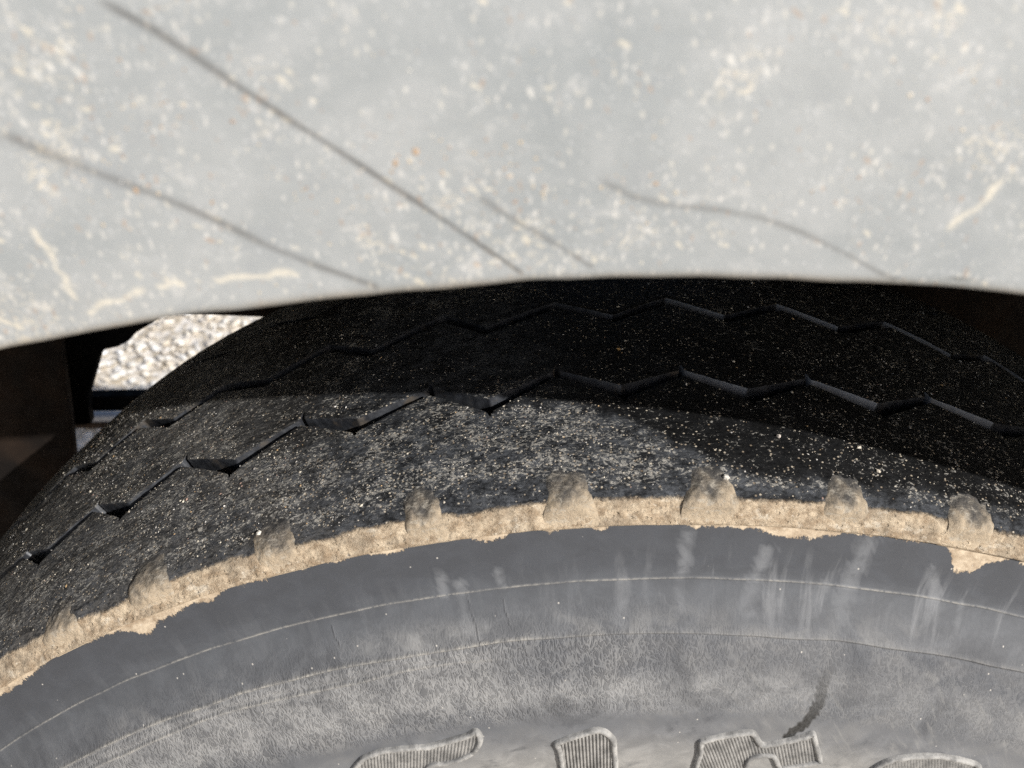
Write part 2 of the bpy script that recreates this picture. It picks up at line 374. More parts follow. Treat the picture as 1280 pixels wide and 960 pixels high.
def mat_fender():
    n = N('weathered_pale_grey_fender')
    tc = n.attr('tc'); mk = n.attr('mk'); k = n.sep(mk)   # painted stem shadows, smear, edge dirt
    big = n.noise(n.scale(tc, (14, 24, 1)), 1, 4, 0.55, 0.3)
    mid = n.noise(n.scale(tc, (90, 120, 1), (5, 2, 0)), 1, 5, 0.65, 0.5)
    fine = n.noise(n.scale(tc, (800, 800, 1)), 1, 4, 0.65)
    cl = n.noise(n.scale(tc, (45, 60, 1), (2, 9, 0)), 1, 4, 0.65)
    col = n.mix(n.ramp(big, 0.30, 0.70), (0.258, 0.276, 0.279), (0.340, 0.352, 0.349))
    blot = n.noise(n.scale(tc, (230, 260, 1), (5, 7, 0)), 1, 4, 0.7, 0.8)
    col = n.mix(n.math('MULTIPLY', n.ramp(mid, 0.42, 0.72), 0.40), col, (0.40, 0.405, 0.40))
    col = n.mix(n.math('MULTIPLY', n.ramp(blot, 0.57, 0.68), n.ramp(cl, 0.34, 0.62, 0.15, 0.6)), col, (0.50, 0.495, 0.475))
    col = n.mix(n.math('MULTIPLY', n.ramp(mid, 0.46, 0.30), 0.35), col, (0.265, 0.28, 0.292))
    # splashed specks of pale mud in clusters
    for sc, cut, seed, bright in ((1500, 0.76, 2, (0.50, 0.505, 0.50)), (1000, 0.82, 6, (0.60, 0.57, 0.50)), (700, 0.93, 0, (0.66, 0.60, 0.48)), (520, 0.972, 4, (0.66, 0.64, 0.59)), (900, 0.83, 9, (0.60, 0.58, 0.54))):
        q = n.scale(n.scale(tc, (1, 1, 1), (0, 0, 0), 0.6 + 0.13 * seed), (sc * 0.72, sc * 1.45, 1), (seed, seed * 2, 0))
        w = n.t.nodes.new('ShaderNodeVectorMath'); w.operation = 'ADD'
        nz = n.t.nodes.new('ShaderNodeTexNoise'); nz.inputs['Scale'].default_value = 1.1; nz.inputs['Detail'].default_value = 3.0
        n.put(nz.inputs['Vector'], q); n.put(w.inputs[0], q); n.put(w.inputs[1], nz.outputs['Color'])
        vo = n.voro(w.outputs[0], 1); cs = n.sep(vo.outputs['Color'])
        keep = n.math('GREATER_THAN', n.math('ADD', cs[0], n.ramp(cl, 0.40, 0.66, -0.14, 0.13)), cut)
        sp = n.math('MULTIPLY', n.ramp(vo.outputs['Distance'], 0.50, 0.18), keep)
        tone = n.mix(n.math('GREATER_THAN', cs[1], 0.90), bright, (0.36, 0.25, 0.17))
        col = n.mix(n.math('MULTIPLY', sp, 0.52), col, tone)
    # veins of dried mud
    vein = n.noise(n.scale(tc, (150, 190, 1), (1, 1, 0)), 1, 4, 0.6, 1.5)
    vf = n.math('MULTIPLY', n.ramp(n.math('ABSOLUTE', n.math('SUBTRACT', vein, 0.5)), 0.018, 0.004), n.ramp(cl, 0.54, 0.64))
    col = n.mix(n.math('MULTIPLY', vf, 0.7), col, (0.62, 0.56, 0.45))
    col = n.mix(n.math('MULTIPLY', n.math('MULTIPLY', k[1], n.ramp(fine, 0.3, 0.55, 0.5, 1)), 0.68), col, (0.68, 0.62, 0.50))
    col = n.mix(n.math('MULTIPLY', n.math('MULTIPLY', k[0], n.ramp(mid, 0.26, 0.50, 0.78, 1)), 0.85), col, (0.072, 0.066, 0.060))  # shadows of thin stems, painted dark into the fender colour
    col = n.mix(n.math('MULTIPLY', k[2], n.ramp(mid, 0.3, 0.6, 0.15, 0.6)), col, (0.25, 0.20, 0.14))
    h = n.math('ADD', n.math('MULTIPLY', fine, 0.5), n.math('MULTIPLY', mid, 1.2))
    return n.out(col, n.ramp(mid, 0.3, 0.7, 0.42, 0.62), n.bump(h, 0.35, 0.0003), spec=0.4)

def mat_grit():
    n = N('grit'); k = n.attr('tint')
    f = n.noise(n.coord(), 1800, 2)
    return n.out(n.mix(n.math('MULTIPLY', n.ramp(f, 0.3, 0.7), 0.35), k, (0.12, 0.09, 0.06)), 0.55)

M_FLOOR = simple('groove_floor_rubber', (0.003, 0.003, 0.003), (0.012, 0.010, 0.008), 0.9, 160, 0.0, 0.5, 0.1)
M_TREAD, M_GROOVE, M_SIDE, M_LUG = mat_tread(), mat_groove(), mat_sidewall(), mat_lug()
M_BEAD = mat_letter('dusty_letter_bead', (0.17, 0.167, 0.16), (0.37, 0.36, 0.338))
M_HATCH = mat_letter('dusty_letter_ribbing', (0.14, 0.136, 0.128), (0.275, 0.265, 0.247))
M_FENDER, M_GRIT = mat_fender(), mat_grit()
M_RUST = simple('rusty_brown_steel', (0.016, 0.012, 0.009), (0.040, 0.024, 0.015), 0.85, 22, 0.0, 0.3, 0.15)
M_BLACK = simple('black_painted_steel', (0.005, 0.005, 0.005), (0.014, 0.012, 0.011), 0.8, 30, 0.0, 0.3, 0.06)
M_PLATE = simple('shade_darkened_plate', (0.010, 0.008, 0.007), (0.026, 0.017, 0.012), 0.9, 26, 0.0, 0.3, 0.1)  # darker copy of the rusty steel, the fender's shade put into its colour
M_STEEL = simple('dull_galvanised_steel', (0.30, 0.30, 0.32), (0.42, 0.42, 0.44), 0.5, 40, 0.5)
M_RIM = simple('white_wheel_paint', (0.55, 0.55, 0.54), (0.66, 0.65, 0.62), 0.45, 18)

# ------------------------------------------------------------------ ground
def mat_ground():
    n = N('pale_gravel_ground'); p = n.coord()
    a_ = n.noise(p, 1.5, 4, 0.6); b_ = n.noise(p, 60, 5, 0.65)
    vo = n.voro(p, 70); cs = n.sep(vo.outputs['Color'])
    col = n.mix(cs[0], (0.62, 0.55, 0.45), (0.84, 0.80, 0.74))
    col = n.mix(n.ramp(vo.outputs['Distance'], 0.35, 0.75), col, (0.50, 0.43, 0.33))
    col = n.mix(n.math('MULTIPLY', n.ramp(a_, 0.35, 0.7), 0.4), col, (0.66, 0.60, 0.51))
    return n.out(col, 0.9, n.bump(n.math('ADD', b_, vo.outputs['Distance']), 0.7, 0.006))
g = np.linspace(-1, 1, 61); gx = np.sign(g) * np.abs(g) ** 2.2 * 40
X, Y = np.meshgrid(gx, gx, indexing='ij')
Z = 0.006 * (vnoise(X * 3.1 + Y * 1.7, 1, 1.0) + vnoise(Y * 2.9 - X * 1.3, 2, 1.0)) * np.clip(np.hypot(X, Y), 0, 1) - 0.012
gme = mesh('ground', np.stack([X, Y, Z], -1).reshape(-1, 3), gridfaces(61, 61)[:, ::-1], [mat_ground()])
tag(link('ground', gme), kind='structure')

def blobs(name, P, Nrm, size, flat, mats, tint, seed, sub=0):
    """many small irregular stones merged into one mesh; P centres, Nrm normals"""
    r = np.random.default_rng(seed)
    t = (1 + 5 ** .5) / 2
    if sub == 0:
        B = np.array([(1, 0, 0), (-1, 0, 0), (0, 1, 0), (0, -1, 0), (0, 0, 1), (0, 0, -1)], float)
        F = np.array([(0, 2, 4), (2, 1, 4), (1, 3, 4), (3, 0, 4), (2, 0, 5), (1, 2, 5), (3, 1, 5), (0, 3, 5)])
    else:
        B = np.array([(-1, t, 0), (1, t, 0), (-1, -t, 0), (1, -t, 0), (0, -1, t), (0, 1, t), (0, -1, -t), (0, 1, -t), (t, 0, -1), (t, 0, 1), (-t, 0, -1), (-t, 0, 1)]) / math.hypot(1, t)
        F = np.array([(0, 11, 5), (0, 5, 1), (0, 1, 7), (0, 7, 10), (0, 10, 11), (1, 5, 9), (5, 11, 4), (11, 10, 2), (10, 7, 6), (7, 1, 8), (3, 9, 4), (3, 4, 2), (3, 2, 6), (3, 6, 8), (3, 8, 9), (4, 9, 5), (2, 4, 11), (6, 2, 10), (8, 6, 7), (9, 8, 1)])
    n, m = len(P), len(B)
    a1 = np.cross(Nrm, r.normal(size=(n, 3))); a1 /= np.linalg.norm(a1, axis=1, keepdims=True) + 1e-9
    a2 = np.cross(Nrm, a1)
    sx = size * r.uniform(.7, 1.35, n); sy = size * r.uniform(.55, 1.0, n); sz = size * flat * r.uniform(.7, 1.2, n)
    L = B[None] * (1 + r.uniform(-.28, .28, (n, m, 1)))
    V = P[:, None] + L[..., :1] * (a1 * sx[:, None])[:, None] + L[..., 1:2] * (a2 * sy[:, None])[:, None] + L[..., 2:] * (Nrm * sz[:, None])[:, None]
    FF = (F[None] + (np.arange(n) * m)[:, None, None]).reshape(-1, 3)
    return mesh(name, V.reshape(-1, 3), FF, mats, attrs={'tint': np.repeat(tint, m, 0)}, smooth=False)

# loose gravel lying on the ground behind the wheel, as far as the gap shows it
ng = 9000
gp = np.stack([rng.uniform(-1.75, -0.25, ng), rng.uniform(0.55, 3.0, ng), np.full(ng, -0.004)], 1)
gt = np.array([(0.80, 0.76, 0.69), (0.86, 0.84, 0.80), (0.78, 0.69, 0.56), (0.84, 0.78, 0.68), (0.72, 0.66, 0.58)])[rng.integers(0, 5, ng)]
gm = blobs('gravel', gp, np.tile((0, 0, 1.0), (ng, 1)), rng.uniform(.004, .010, ng), .6, [M_GRIT], gt, 3, 1)
tag(link('gravel', gm), 'loose pale sunlit gravel on the ground behind the wheel', 'gravel', kind='stuff')

# ------------------------------------------------------------------ tyre profile
TYc = np.array([-.0821, -.0800, -.0760, -.068, -.0513, -.0372, -.015, .005, .03, .0513, .068, .076, .0800, .0821])
TRc = np.array([.3235, .3250, .3264, .3291, .3318, .3328, .3345, .3353, .3343, .3318, .3291, .3264, .3250, .3235])
_yy = np.linspace(-.083, .083, 1661); _rr = np.interp(_yy, TYc, TRc)
_k = np.ones(61) / 61; _rs = np.convolve(np.pad(_rr, 30, mode='edge'), _k, 'valid')
_w = np.clip((np.abs(_yy) - .070) / .006, 0, 1); _rs = _rs * (1 - _w) + _rr * _w
def Rt(y): return np.interp(y, _yy, _rs)
SRc = np.array([.3185, .3170, .3100, .3018, .2960, .290, .284, .278, .270, .262, .245, .225, .205, .195])
SYc = np.array([-.0832, -.0838, -.0856, -.0878, -.0915, -.0955, -.0984, -.1005, -.1027, -.1040, -.1047, -.1010, -.0930, -.0880])
_sr = np.linspace(.195, .3185, 1200); _sy = np.interp(_sr, SRc[::-1], SYc[::-1])
_sy = np.convolve(np.pad(_sy, 20, mode='edge'), np.ones(41) / 41, 'valid')
def Ys(r): return np.interp(r, _sr, _sy)

D = [(-0.6961,-0.0405),(-0.5960,-0.0390),(-0.4912,-0.0374),(-0.3684,-0.0373),(-0.2485,-0.0367),(-0.1367,-0.0353),(-0.0283,-0.0367),(0.0832,-0.0369),(0.1975,-0.0359)]
E_ = [(-0.6517,-0.0540),(-0.5470,-0.0532),(-0.4283,-0.0533),(-0.3119,-0.0505),(-0.1947,-0.0519),(-0.0830,-0.0501),(0.0242,-0.0509),(0.1385,-0.0508),(0.2569,-0.0475)]
F_ = [(-0.4823,0.0003),(-0.3620,0.0022),(-0.2421,0.0043),(-0.1311,0.0037),(-0.0221,0.0051),(0.0915,0.0069),(0.2115,0.0095),(0.3300,0.0080)]
FL = [(-0.4253,-0.0072),(-0.3123,-0.0085),(-0.1996,-0.0076),(-0.0784,-0.0065),(0.0301,-0.0050),(0.1458,-0.0030),(0.2700,-0.0030)]
PITCH = 0.1137
def extend(t, y0, n):
    """carry a measured row of zigzag corners on round the wheel, n in all"""
    t = list(t); rest = n - len(t)
    a0, a1 = t[-1][0], t[0][0] + 2 * math.pi
    st = (a1 - a0) / (rest + 1)
    return t + [(a0 + st * (i + 1), y0 + .0012 * math.sin(i * 1.7)) for i in range(rest)]
g1u, g1l = extend(D, -.037, 55), extend(E_, -.0512, 55)
g2u, g2l = extend(F_, .004, 55), extend(FL, -.0065, 55)
g3u = extend([(-.350 + PITCH * i, .0455) for i in range(-2, 5)], .0455, 55)
g3l = extend([(-.407 + PITCH * i, .0360) for i in range(-2, 5)], .0360, 55)
class Edge:
    def __init__(s, up, lo, du, dl, spike_up=0, spike_lo=0):
        p = sorted([((t + 1.2) % (2 * math.pi) - 1.2, y + du) for t, y in up] + [((t + 1.2) % (2 * math.pi) - 1.2, y + dl) for t, y in lo])
        s.t = np.array([q[0] for q in p]); s.y = np.array([q[1] for q in p])
        s.t = np.r_[s.t[-1] - 2 * math.pi, s.t, s.t[0] + 2 * math.pi]; s.y = np.r_[s.y[-1], s.y, s.y[0]]
        s.up = np.array([(t + 1.2) % (2 * math.pi) - 1.2 for t, _ in up]); s.lo = np.array([(t + 1.2) % (2 * math.pi) - 1.2 for t, _ in lo])
        s.su, s.sl = spike_up, spike_lo
    def __call__(s, th):
        y = np.interp(th, s.t, s.y)
        for c, h in ((s.up, s.su), (s.lo, -s.sl)):
            if h:
                d = np.abs(th[:, None] - c[None]).min(1) * .333
                y = y + h * np.clip(1 - np.maximum(d - .00035, 0) / .00045, 0, 1)
        return y + .00012 * vnoise(th, 5, 160) + .00005 * vnoise(th, 8, 300)
far1 = Edge(g1u, g1l, 0, .0062, spike_up=.0024)
near1 = Edge(g1u, g1l, -.0030, 0, spike_lo=.0011)
far2 = Edge(g2u, g2l, 0, 0)
near2 = Edge(g2u, g2l, -.0046, -.0046)
far3 = Edge(g3u, g3l, 0, 0)
near3 = Edge(g3u, g3l, -.0048, -.0048)

TH = np.concatenate([np.arange(-.86, .46, .0012), np.arange(.46, 2 * math.pi - .86, .010)])
NT = len(TH)

# lower edge of the caked dirt: angle, radius
DIRT = [(-0.7003,0.3148),(-0.6548,0.3152),(-0.6314,0.3166),(-0.5991,0.3173),(-0.5782,0.3161),(-0.5613,0.3163),(-0.5410,0.3153),(-0.5181,0.3112),(-0.5048,0.3135),(-0.4745,0.3146),(-0.4623,0.3153),(-0.4441,0.3144),(-0.4241,0.3168),(-0.3914,0.3157),(-0.3768,0.3171),(-0.3575,0.3159),(-0.3417,0.3166),(-0.3278,0.3160),(-0.3121,0.3170),(-0.2861,0.3153),(-0.2625,0.3162),(-0.2287,0.3178),(-0.2167,0.3162),(-0.2042,0.3142),(-0.1874,0.3156),(-0.1758,0.3175),(-0.1600,0.3174),(-0.1532,0.3150),(-0.1394,0.3169),(-0.1107,0.3154),(-0.1056,0.3166),(-0.0843,0.3170),(-0.0686,0.3167),(-0.0479,0.3164),(-0.0393,0.3153),(-0.0136,0.3159),(0.0110,0.3153),(0.0255,0.3137),(0.0582,0.3138),(0.0831,0.3162),(0.1161,0.3165),(0.1425,0.3162),(0.1681,0.3164),(0.1755,0.3147),(0.1846,0.3096),(0.2011,0.3109),(0.2112,0.3138),(0.2237,0.3157),(0.2361,0.3177)]
_dt = np.array([q[0] for q in DIRT]); _dr = np.array([q[1] for q in DIRT])
def dirt_edge(th):
    reg = .3158 + .0009 * vnoise(th, 3, 18) + .0006 * vnoise(th, 4, 55)
    return np.where((th > _dt[0]) & (th < _dt[-1]), np.interp(th, _dt, _dr), reg)

def pos(r, y, th): return np.stack([r * np.sin(th), y, r * np.cos(th)], -1)

def sstep(x, a_, b_):
    t = np.clip((x - a_) / (b_ - a_), 0, 1); return t * t * (3 - 2 * t)

def dust_shade_mask(th, y):
    """grey of the rubber: road dust, with right-hand shadow and a sheen painted in"""
    lim = -.0505 + .0 * th
    # the grey narrows to the outer edge on the right, painting the shadow there
    lim = np.interp(th, [-.9, -.45, -.13, -.08, -.035, .00, .06, .25, .6], [-.046, -.048, -.0490, -.0570, -.0690, -.0745, -.0760, -.0750, -.074])
    lim = lim + .0012 * vnoise(th, 21, 60) + .0008 * vnoise(th, 22, 170)
    sh = sstep(-y, -lim - .001, -lim + .0055)
    leftd = (.9 + .2 * vnoise(th + y * 4, 24, 30)) * sstep(-th - .8 * (y + .03), .34, .50)
    sheen = .60 * sstep(-th, .10, .2) * (1 - sstep(-th, .3, .42))  # soft sheen of the middle rib, painted as paler grey
    right = .05 + .05 * vnoise(th * 1.3 + y * 5, 25, 26)
    return np.clip(np.maximum(np.maximum(sh, leftd), sheen) + right, 0, 1)

def film_mask(th, y):
    return np.clip(sstep(-th - .9 * (y + .02), .30, .52) * (.85 + .3 * vnoise(th + y * 3, 27, 24)), 0, 1)

def grit_mask(th, y):
    d = dust_shade_mask(th, y)
    g_ = .34 + .66 * d + .10 * vnoise(th + y * 2, 26, 22)
    g_ = g_ + .12 * sstep(th, -.05, .1) * (y > -.08)
    clean = sstep(-th, .09, .14) * (1 - sstep(-th, .27, .34)) * sstep(y, -.044, -.036) * (1 - sstep(y, .0, .012))
    return np.clip(g_ * (1 - .8 * clean), 0, 1)

# ------------------------------------------------------------------ the wheel
trailer = tag(empty('trailer', (0, 0, 0)), 'weathered trailer, its scratched pale grey fender arching over a dusty worn black tyre', 'trailer')
yb = np.linspace(-.0800, .0800, 24); Tb = np.linspace(0, 2 * math.pi, 361)[:-1]
GD = .0060
Pb = pos((Rt(yb) - GD)[None] + 0 * Tb[:, None], yb[None] + 0 * Tb[:, None], Tb[:, None] + 0 * yb[None])
# the part itself is the casing that shows as the groove floors; ribs, walls and letters are its sub-parts
wheel = link('tyre', mesh('tyre', Pb.reshape(-1, 3), gridfaces(360, 24, True), [M_FLOOR]), trailer, (0, 0, ZA))
wheel['label'] = 'dusty black tyre with worn zigzag grooves and tan dirt along its shoulder'

def relief(th, y):
    rough = .35 + .65 * dust_shade_mask(th, y)
    return rough * (.00010 * noise2(th * 330 / 2.6, y * 1000 / 1.5, 3) + .00007 * noise2(th * 330 / 1.1, y * 1000 / .7, 4))

def rib(name, lo, hi, nv):
    """a tread rib between two groove edges, with its two groove walls"""
    y0, y1 = lo(TH), hi(TH)
    v = np.linspace(0, 1, nv)
    Yg = y0[:, None] + (y1 - y0)[:, None] * v[None]
    Rg = Rt(Yg)
    bev = np.minimum(v, 1 - v)[None] * (y1 - y0)[:, None]
    Rg = Rg - .00028 * np.clip(1 - bev / .0006, 0, 1) ** 2 + .00010 * vnoise(TH * 37 + 3, 6, 3)[:, None] * np.sin(v * 9)[None]
    T = np.repeat(TH[:, None], nv, 1)
    Rg = Rg + relief(T, Yg)
    d = np.array([.0014, .0032, GD + .001])
    wl = (y0[:, None] - np.array([.0001, .0002, .0003])[None])[:, ::-1]; rl = (Rt(y0)[:, None] - .00028 - d[None])[:, ::-1]
    wr = y1[:, None] + np.array([.0001, .0002, .0003])[None]; rr_ = Rt(y1)[:, None] - .00028 - d[None]
    # the wall edge repeats the rib edge so that the corner stays sharp
    Yall = np.concatenate([wl, Yg[:, :1], Yg, Yg[:, -1:], wr], 1)
    Rall = np.concatenate([rl, Rg[:, :1], Rg, Rg[:, -1:], rr_], 1)
    n = Yall.shape[1]; Tall = np.repeat(TH[:, None], n, 1)
    P = pos(Rall, Yall, Tall)
    Fq = gridfaces(NT, n, True)
    ci = np.tile(np.arange(n - 1), NT)
    keep = (ci != 3) & (ci != n - 5)
    Fq, ci = Fq[keep], ci[keep]
    mi = np.where((ci < 3) | (ci > n - 5), 1, 0)
    dm, gmk = dust_shade_mask(Tall, Yall), grit_mask(Tall, Yall)
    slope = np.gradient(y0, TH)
    glint = (slope < -.02) * sstep(TH, -.16, .02) * (.75 + .4 * vnoise(TH, 28, 40))  # painted glint on the left-facing groove walls towards the right
    dirt = 0 * dm - 9.0; dirt[:, :4] = glint[:, None] * np.array([0, .05, .75, 1.0])  # the wall columns hold the glint, not dirt
    tc = np.stack([Tall * .333, Yall, film_mask(Tall, Yall)], -1); mk = np.stack([dm, dirt, gmk], -1)
    return link(name, mesh(name, P.reshape(-1, 3), Fq, [M_TREAD, M_GROOVE], mi, {'tc': tc.reshape(-1, 3), 'mk': mk.reshape(-1, 3)}), wheel)

def shoulder(name, edge, sgn, nv):
    """outer rib: from the groove over the corner and down the buttress to the sidewall"""
    y0 = edge(TH)
    T = TH[:, None]
    nA, nB = nv, 26
    va = np.linspace(0, 1, nA) ** .9
    yc = -.0806
    Ya = y0[:, None] * (1 - va)[None] + yc * va[None]
    Ra = Rt(Ya)
    bev = va[None] * np.abs(yc - y0)[:, None]
    Ra = Ra - .00028 * np.clip(1 - bev / .0006, 0, 1) ** 2
    Ra = Ra + relief(T + 0 * Ya, Ya)
    # corner and buttress
    tb = np.linspace(0, 1, nB + 1)[1:]
    rc = float(Rt(np.array(yc)))
    cr = np.array([rc, rc - .0006, .3233, .3212, .3190, .3170, .3168, .3160]); cy = np.array([yc, -.0814, -.0823, -.0833, -.0842, -.0850, -.0845, -.0828])
    L = np.r_[0, np.cumsum(np.hypot(np.diff(cr), np.diff(cy)))]; sB = tb * L[-1]
    Rb = np.interp(sB, L, cr); Yb = np.interp(sB, L, cy)
    wob = .00035 * vnoise(TH, 31, 30) + .00022 * vnoise(TH, 32, 110)
    env = np.sin(np.clip(tb, 0, 1) * math.pi)
    lump = .00022 * noise2(T * 325 / 2.2, sB[None] * 1000 / 1.6, 7) + .00016 * noise2(T * 325 / .95, sB[None] * 1000 / .8, 8)
    Rb = Rb[None] + wob[:, None] * env[None] + .4 * lump * env[None]; Yb = Yb[None] - .6 * wob[:, None] * env[None] - lump * env[None]
    Yall = np.concatenate([Ya, Yb + 0 * T], 1); Rall = np.concatenate([Ra, Rb + 0 * T], 1)
    sA = (va[None] - 1) * (np.abs(yc - y0)[:, None])
    Sall = np.concatenate([sA, np.repeat(sB[None], NT, 0)], 1)
    # groove wall
    d = np.array([.0014, .0032, GD + .001])
    wl = (y0[:, None] + np.array([.0001, .0002, .0003])[None])[:, ::-1]; rl = (Rt(y0)[:, None] - .00028 - d[None])[:, ::-1]
    Yall = np.concatenate([wl, Ya[:, :1], Yall], 1); Rall = np.concatenate([rl, Ra[:, :1], Rall], 1)
    Sall = np.concatenate([np.repeat(sA[:, :1], 4, 1), Sall], 1)
    n = Yall.shape[1]; Tall = np.repeat(T, n, 1)
    P = pos(Rall, Yall * sgn, Tall)
    Fq = gridfaces(NT, n, True); ci = np.tile(np.arange(n - 1), NT)
    keep = ci != 3; Fq, ci = Fq[keep], ci[keep]
    if sgn > 0: Fq = Fq[:, ::-1]
    else: Fq = Fq[:, ::-1]
    mi = np.where(ci < 3, 1, 0)
    dm, gmk = dust_shade_mask(Tall, Yall), grit_mask(Tall, Yall)
    up = .0021 + .0007 * vnoise(TH, 33, 24)          # dirt begins this far below the corner
    dirt = np.minimum((Sall - up[:, None]) * 1000, (Rall - dirt_edge(TH)[:, None]) * 1000 + 1.0)
    # rubbed clean just above the dirt
    gmk = gmk * (1 - .75 * sstep(Sall, -.0030, .0004))
    tc = np.stack([Tall * .333, Sall, film_mask(Tall, Yall)], -1); mk = np.stack([dm, dirt, gmk], -1)
    return link(name, mesh(name, P.reshape(-1, 3), Fq, [M_TREAD, M_GROOVE], mi, {'tc': tc.reshape(-1, 3), 'mk': mk.reshape(-1, 3)}), wheel)

shoulder('shoulder_rib', near1, 1, 64)
rib('tread_rib', far1, near2, 56)
rib('tread_rib', far2, near3, 44)
mir = lambda th: -far3(th)
sh2 = shoulder('shoulder_rib', mir, -1, 30)

# ---- sidewall
rv = np.concatenate([np.linspace(.3183, .245, 380), np.linspace(.243, .195, 24)])
T = TH[:, None]; Rg = rv[None] + 0 * T
wave = .00030 * vnoise(TH, 41, 45)
rB = .3018 + .00012 * vnoise(TH, 42, 30); rC = .2900 + .0003 * vnoise(TH, 43, 20)
lineB = np.exp(-((Rg - rB[:, None]) / .00019) ** 2)
lineC = np.exp(-((Rg - rC[:, None]) / .00036) ** 2)
rC2 = .2862 + .0005 * vnoise(TH, 44, 14)
lineC2 = np.exp(-((Rg - rC2[:, None]) / .00032) ** 2) * (sstep(-TH, .17, .30))[:, None]
Yg = Ys(Rg) - .00030 * lineB - .00045 * lineC - .00035 * lineC2 + .0003 * np.exp(-((Rg - rC[:, None] + .0008) / .0004) ** 2) + .00025 * np.exp(-((Rg - rC2[:, None] - .0008) / .0004) ** 2) * (sstep(-TH, .17, .30))[:, None] + (wave * .3)[:, None]
# plies showing through as shallow radial dents below the shoulder line
Yg = Yg + .00035 * (vnoise(TH, 45, 25))[:, None] * sstep(Rg, .262, .275) * (1 - sstep(Rg, .285, .291))
px, py = (T * .29 + 0 * Rg), Rg
STREAK = [[(-0.0434,0.3139),(-0.0439,0.3066),(-0.0481,0.2951)],[(0.0235,0.3095),(0.0178,0.3024),(0.0124,0.2954)],[(0.1032,0.3141),(0.0995,0.3045),(0.0946,0.2951)],[(0.1660,0.3088),(0.1777,0.3033),(0.1755,0.2975)],[(0.2037,0.3013),(0.2047,0.2952)],[(-0.2326,0.3038),(-0.2325,0.2930)],[(-0.2472,0.3075),(-0.2471,0.3021)],[(-0.1992,0.3060),(-0.1970,0.3023)],[(0.0750,0.3012),(0.0690,0.2945)],[(-0.0950,0.3005),(-0.1000,0.2925)]]
WID = [.0018, .0022, .0028, .0017, .0013, .0016, .0016, .0012, .0016, .0017]
streak = np.zeros_like(Rg)
ragged = (.5 + .8 * vnoise(Rg * 1 + .37 * T, 51, 900) + .5 * vnoise(T + 0 * Rg, 52, 600))
for pts, w in zip(STREAK, WID):
    d_, par = polydist(px, py, [(t * .29, r) for t, r in pts])
    ww = w * (.75 + .35 * ragged)
    streak = np.maximum(streak, np.clip(1.25 - d_ / ww, 0, 1) ** .7 * np.where(Rg > .301, 1, .6))
WET = [(0.1049,0.2893),(0.0942,0.2838),(0.0899,0.2796),(0.0907,0.2723),(0.0838,0.2656),(0.0744,0.2625),(0.0730,0.2612)]
d_, par = polydist(px, py, [(t * .29, r) for t, r in WET])
wet = np.clip((.00205 + .0002 * par - .0006 * ragged - d_) / .0006, 0, 1) * sstep(par, .05, .75) * np.clip(1.0 + .35 * ragged, .4, 1)
leather = (1 - sstep(Rg, .2885, .2925)) * sstep(Rg, .2655, .271) + .28 * sstep(Rg, .2895, .292) * (1 - sstep(Rg, .293, .3005))
leather = leather * (1 - .55 * sstep(T, -.15, .02))
CRACK = [[(-.2290,.3015),(-.2240,.2935),(-.2230,.2905)],[(-.1985,.2993),(-.1950,.2935)],[(-.205,.2800),(-.200,.2745),(-.196,.2680)],[(.0210,.2868),(.0120,.2790),(.0035,.2735)],[(-.353,.2995),(-.349,.2935)],[(-.46,.2890),(-.455,.2850)],[(-.362,.282),(-.358,.2755)]]
crack = np.zeros_like(Rg)
for pts in CRACK:
    d_, par = polydist(px + .0003 * vnoise(Rg, 55, 900), py, [(t * .29, r) for t, r in pts])
    crack = np.maximum(crack, np.clip(1.1 - d_ / .00020, 0, 1))
nz_ = .0025 * vnoise(TH, 47, 11)[:, None] + .0012 * vnoise(TH, 48, 37)[:, None]
zl = 1 - sstep(T, -.24, -.17); zr = 1 - zl
light = zl * sstep(Rg + nz_, .270, .276) * (1 - sstep(Rg, .2885, .2905)) + .75 * zr * (1 - .5 * sstep(T, .06, .14)) * np.exp(-((Rg + nz_ - .2755) / .0042) ** 2)
light = np.maximum(light, np.exp(-((T + .265) / .06) ** 2) * np.exp(-((Rg - .2925) / .0026) ** 2))
dark = .35 * sstep(T, .06, .14) * sstep(Rg, .266, .272) * (1 - sstep(Rg, .2888, .2902)) + .8 * zr * sstep(Rg + nz_, .2785, .2830) * (1 - sstep(Rg, .2888, .2902)) + .8 * zl * np.exp(-((Rg + nz_ - .2672) / .0030) ** 2) + .5 * zr * np.exp(-((Rg + nz_ - .2665) / .0028) ** 2)
brk = (.75 + .45 * vnoise(TH, 49, 120))[:, None]
palel = (.8 + .3 * vnoise(TH, 46, 60))[:, None] * .85 * lineB + brk * (.95 * lineC * (1 - .72 * sstep(T, -.22, -.10)) + .75 * lineC2)
P = pos(Rg, Yg, T + 0 * Rg)
dirt = (Rg - dirt_edge(TH)[:, None]) * 1000
tc = np.stack([T * .30 + 0 * Rg, Rg, 0 * Rg], -1)
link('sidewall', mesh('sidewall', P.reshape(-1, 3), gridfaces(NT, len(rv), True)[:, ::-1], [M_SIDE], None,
     {'tc': tc.reshape(-1, 3), 'mk': np.stack([dirt, streak, wet], -1).reshape(-1, 3), 'mk2': np.stack([leather, crack, palel], -1).reshape(-1, 3), 'mk3': np.stack([light, dark, 0 * Rg], -1).reshape(-1, 3)}), wheel)
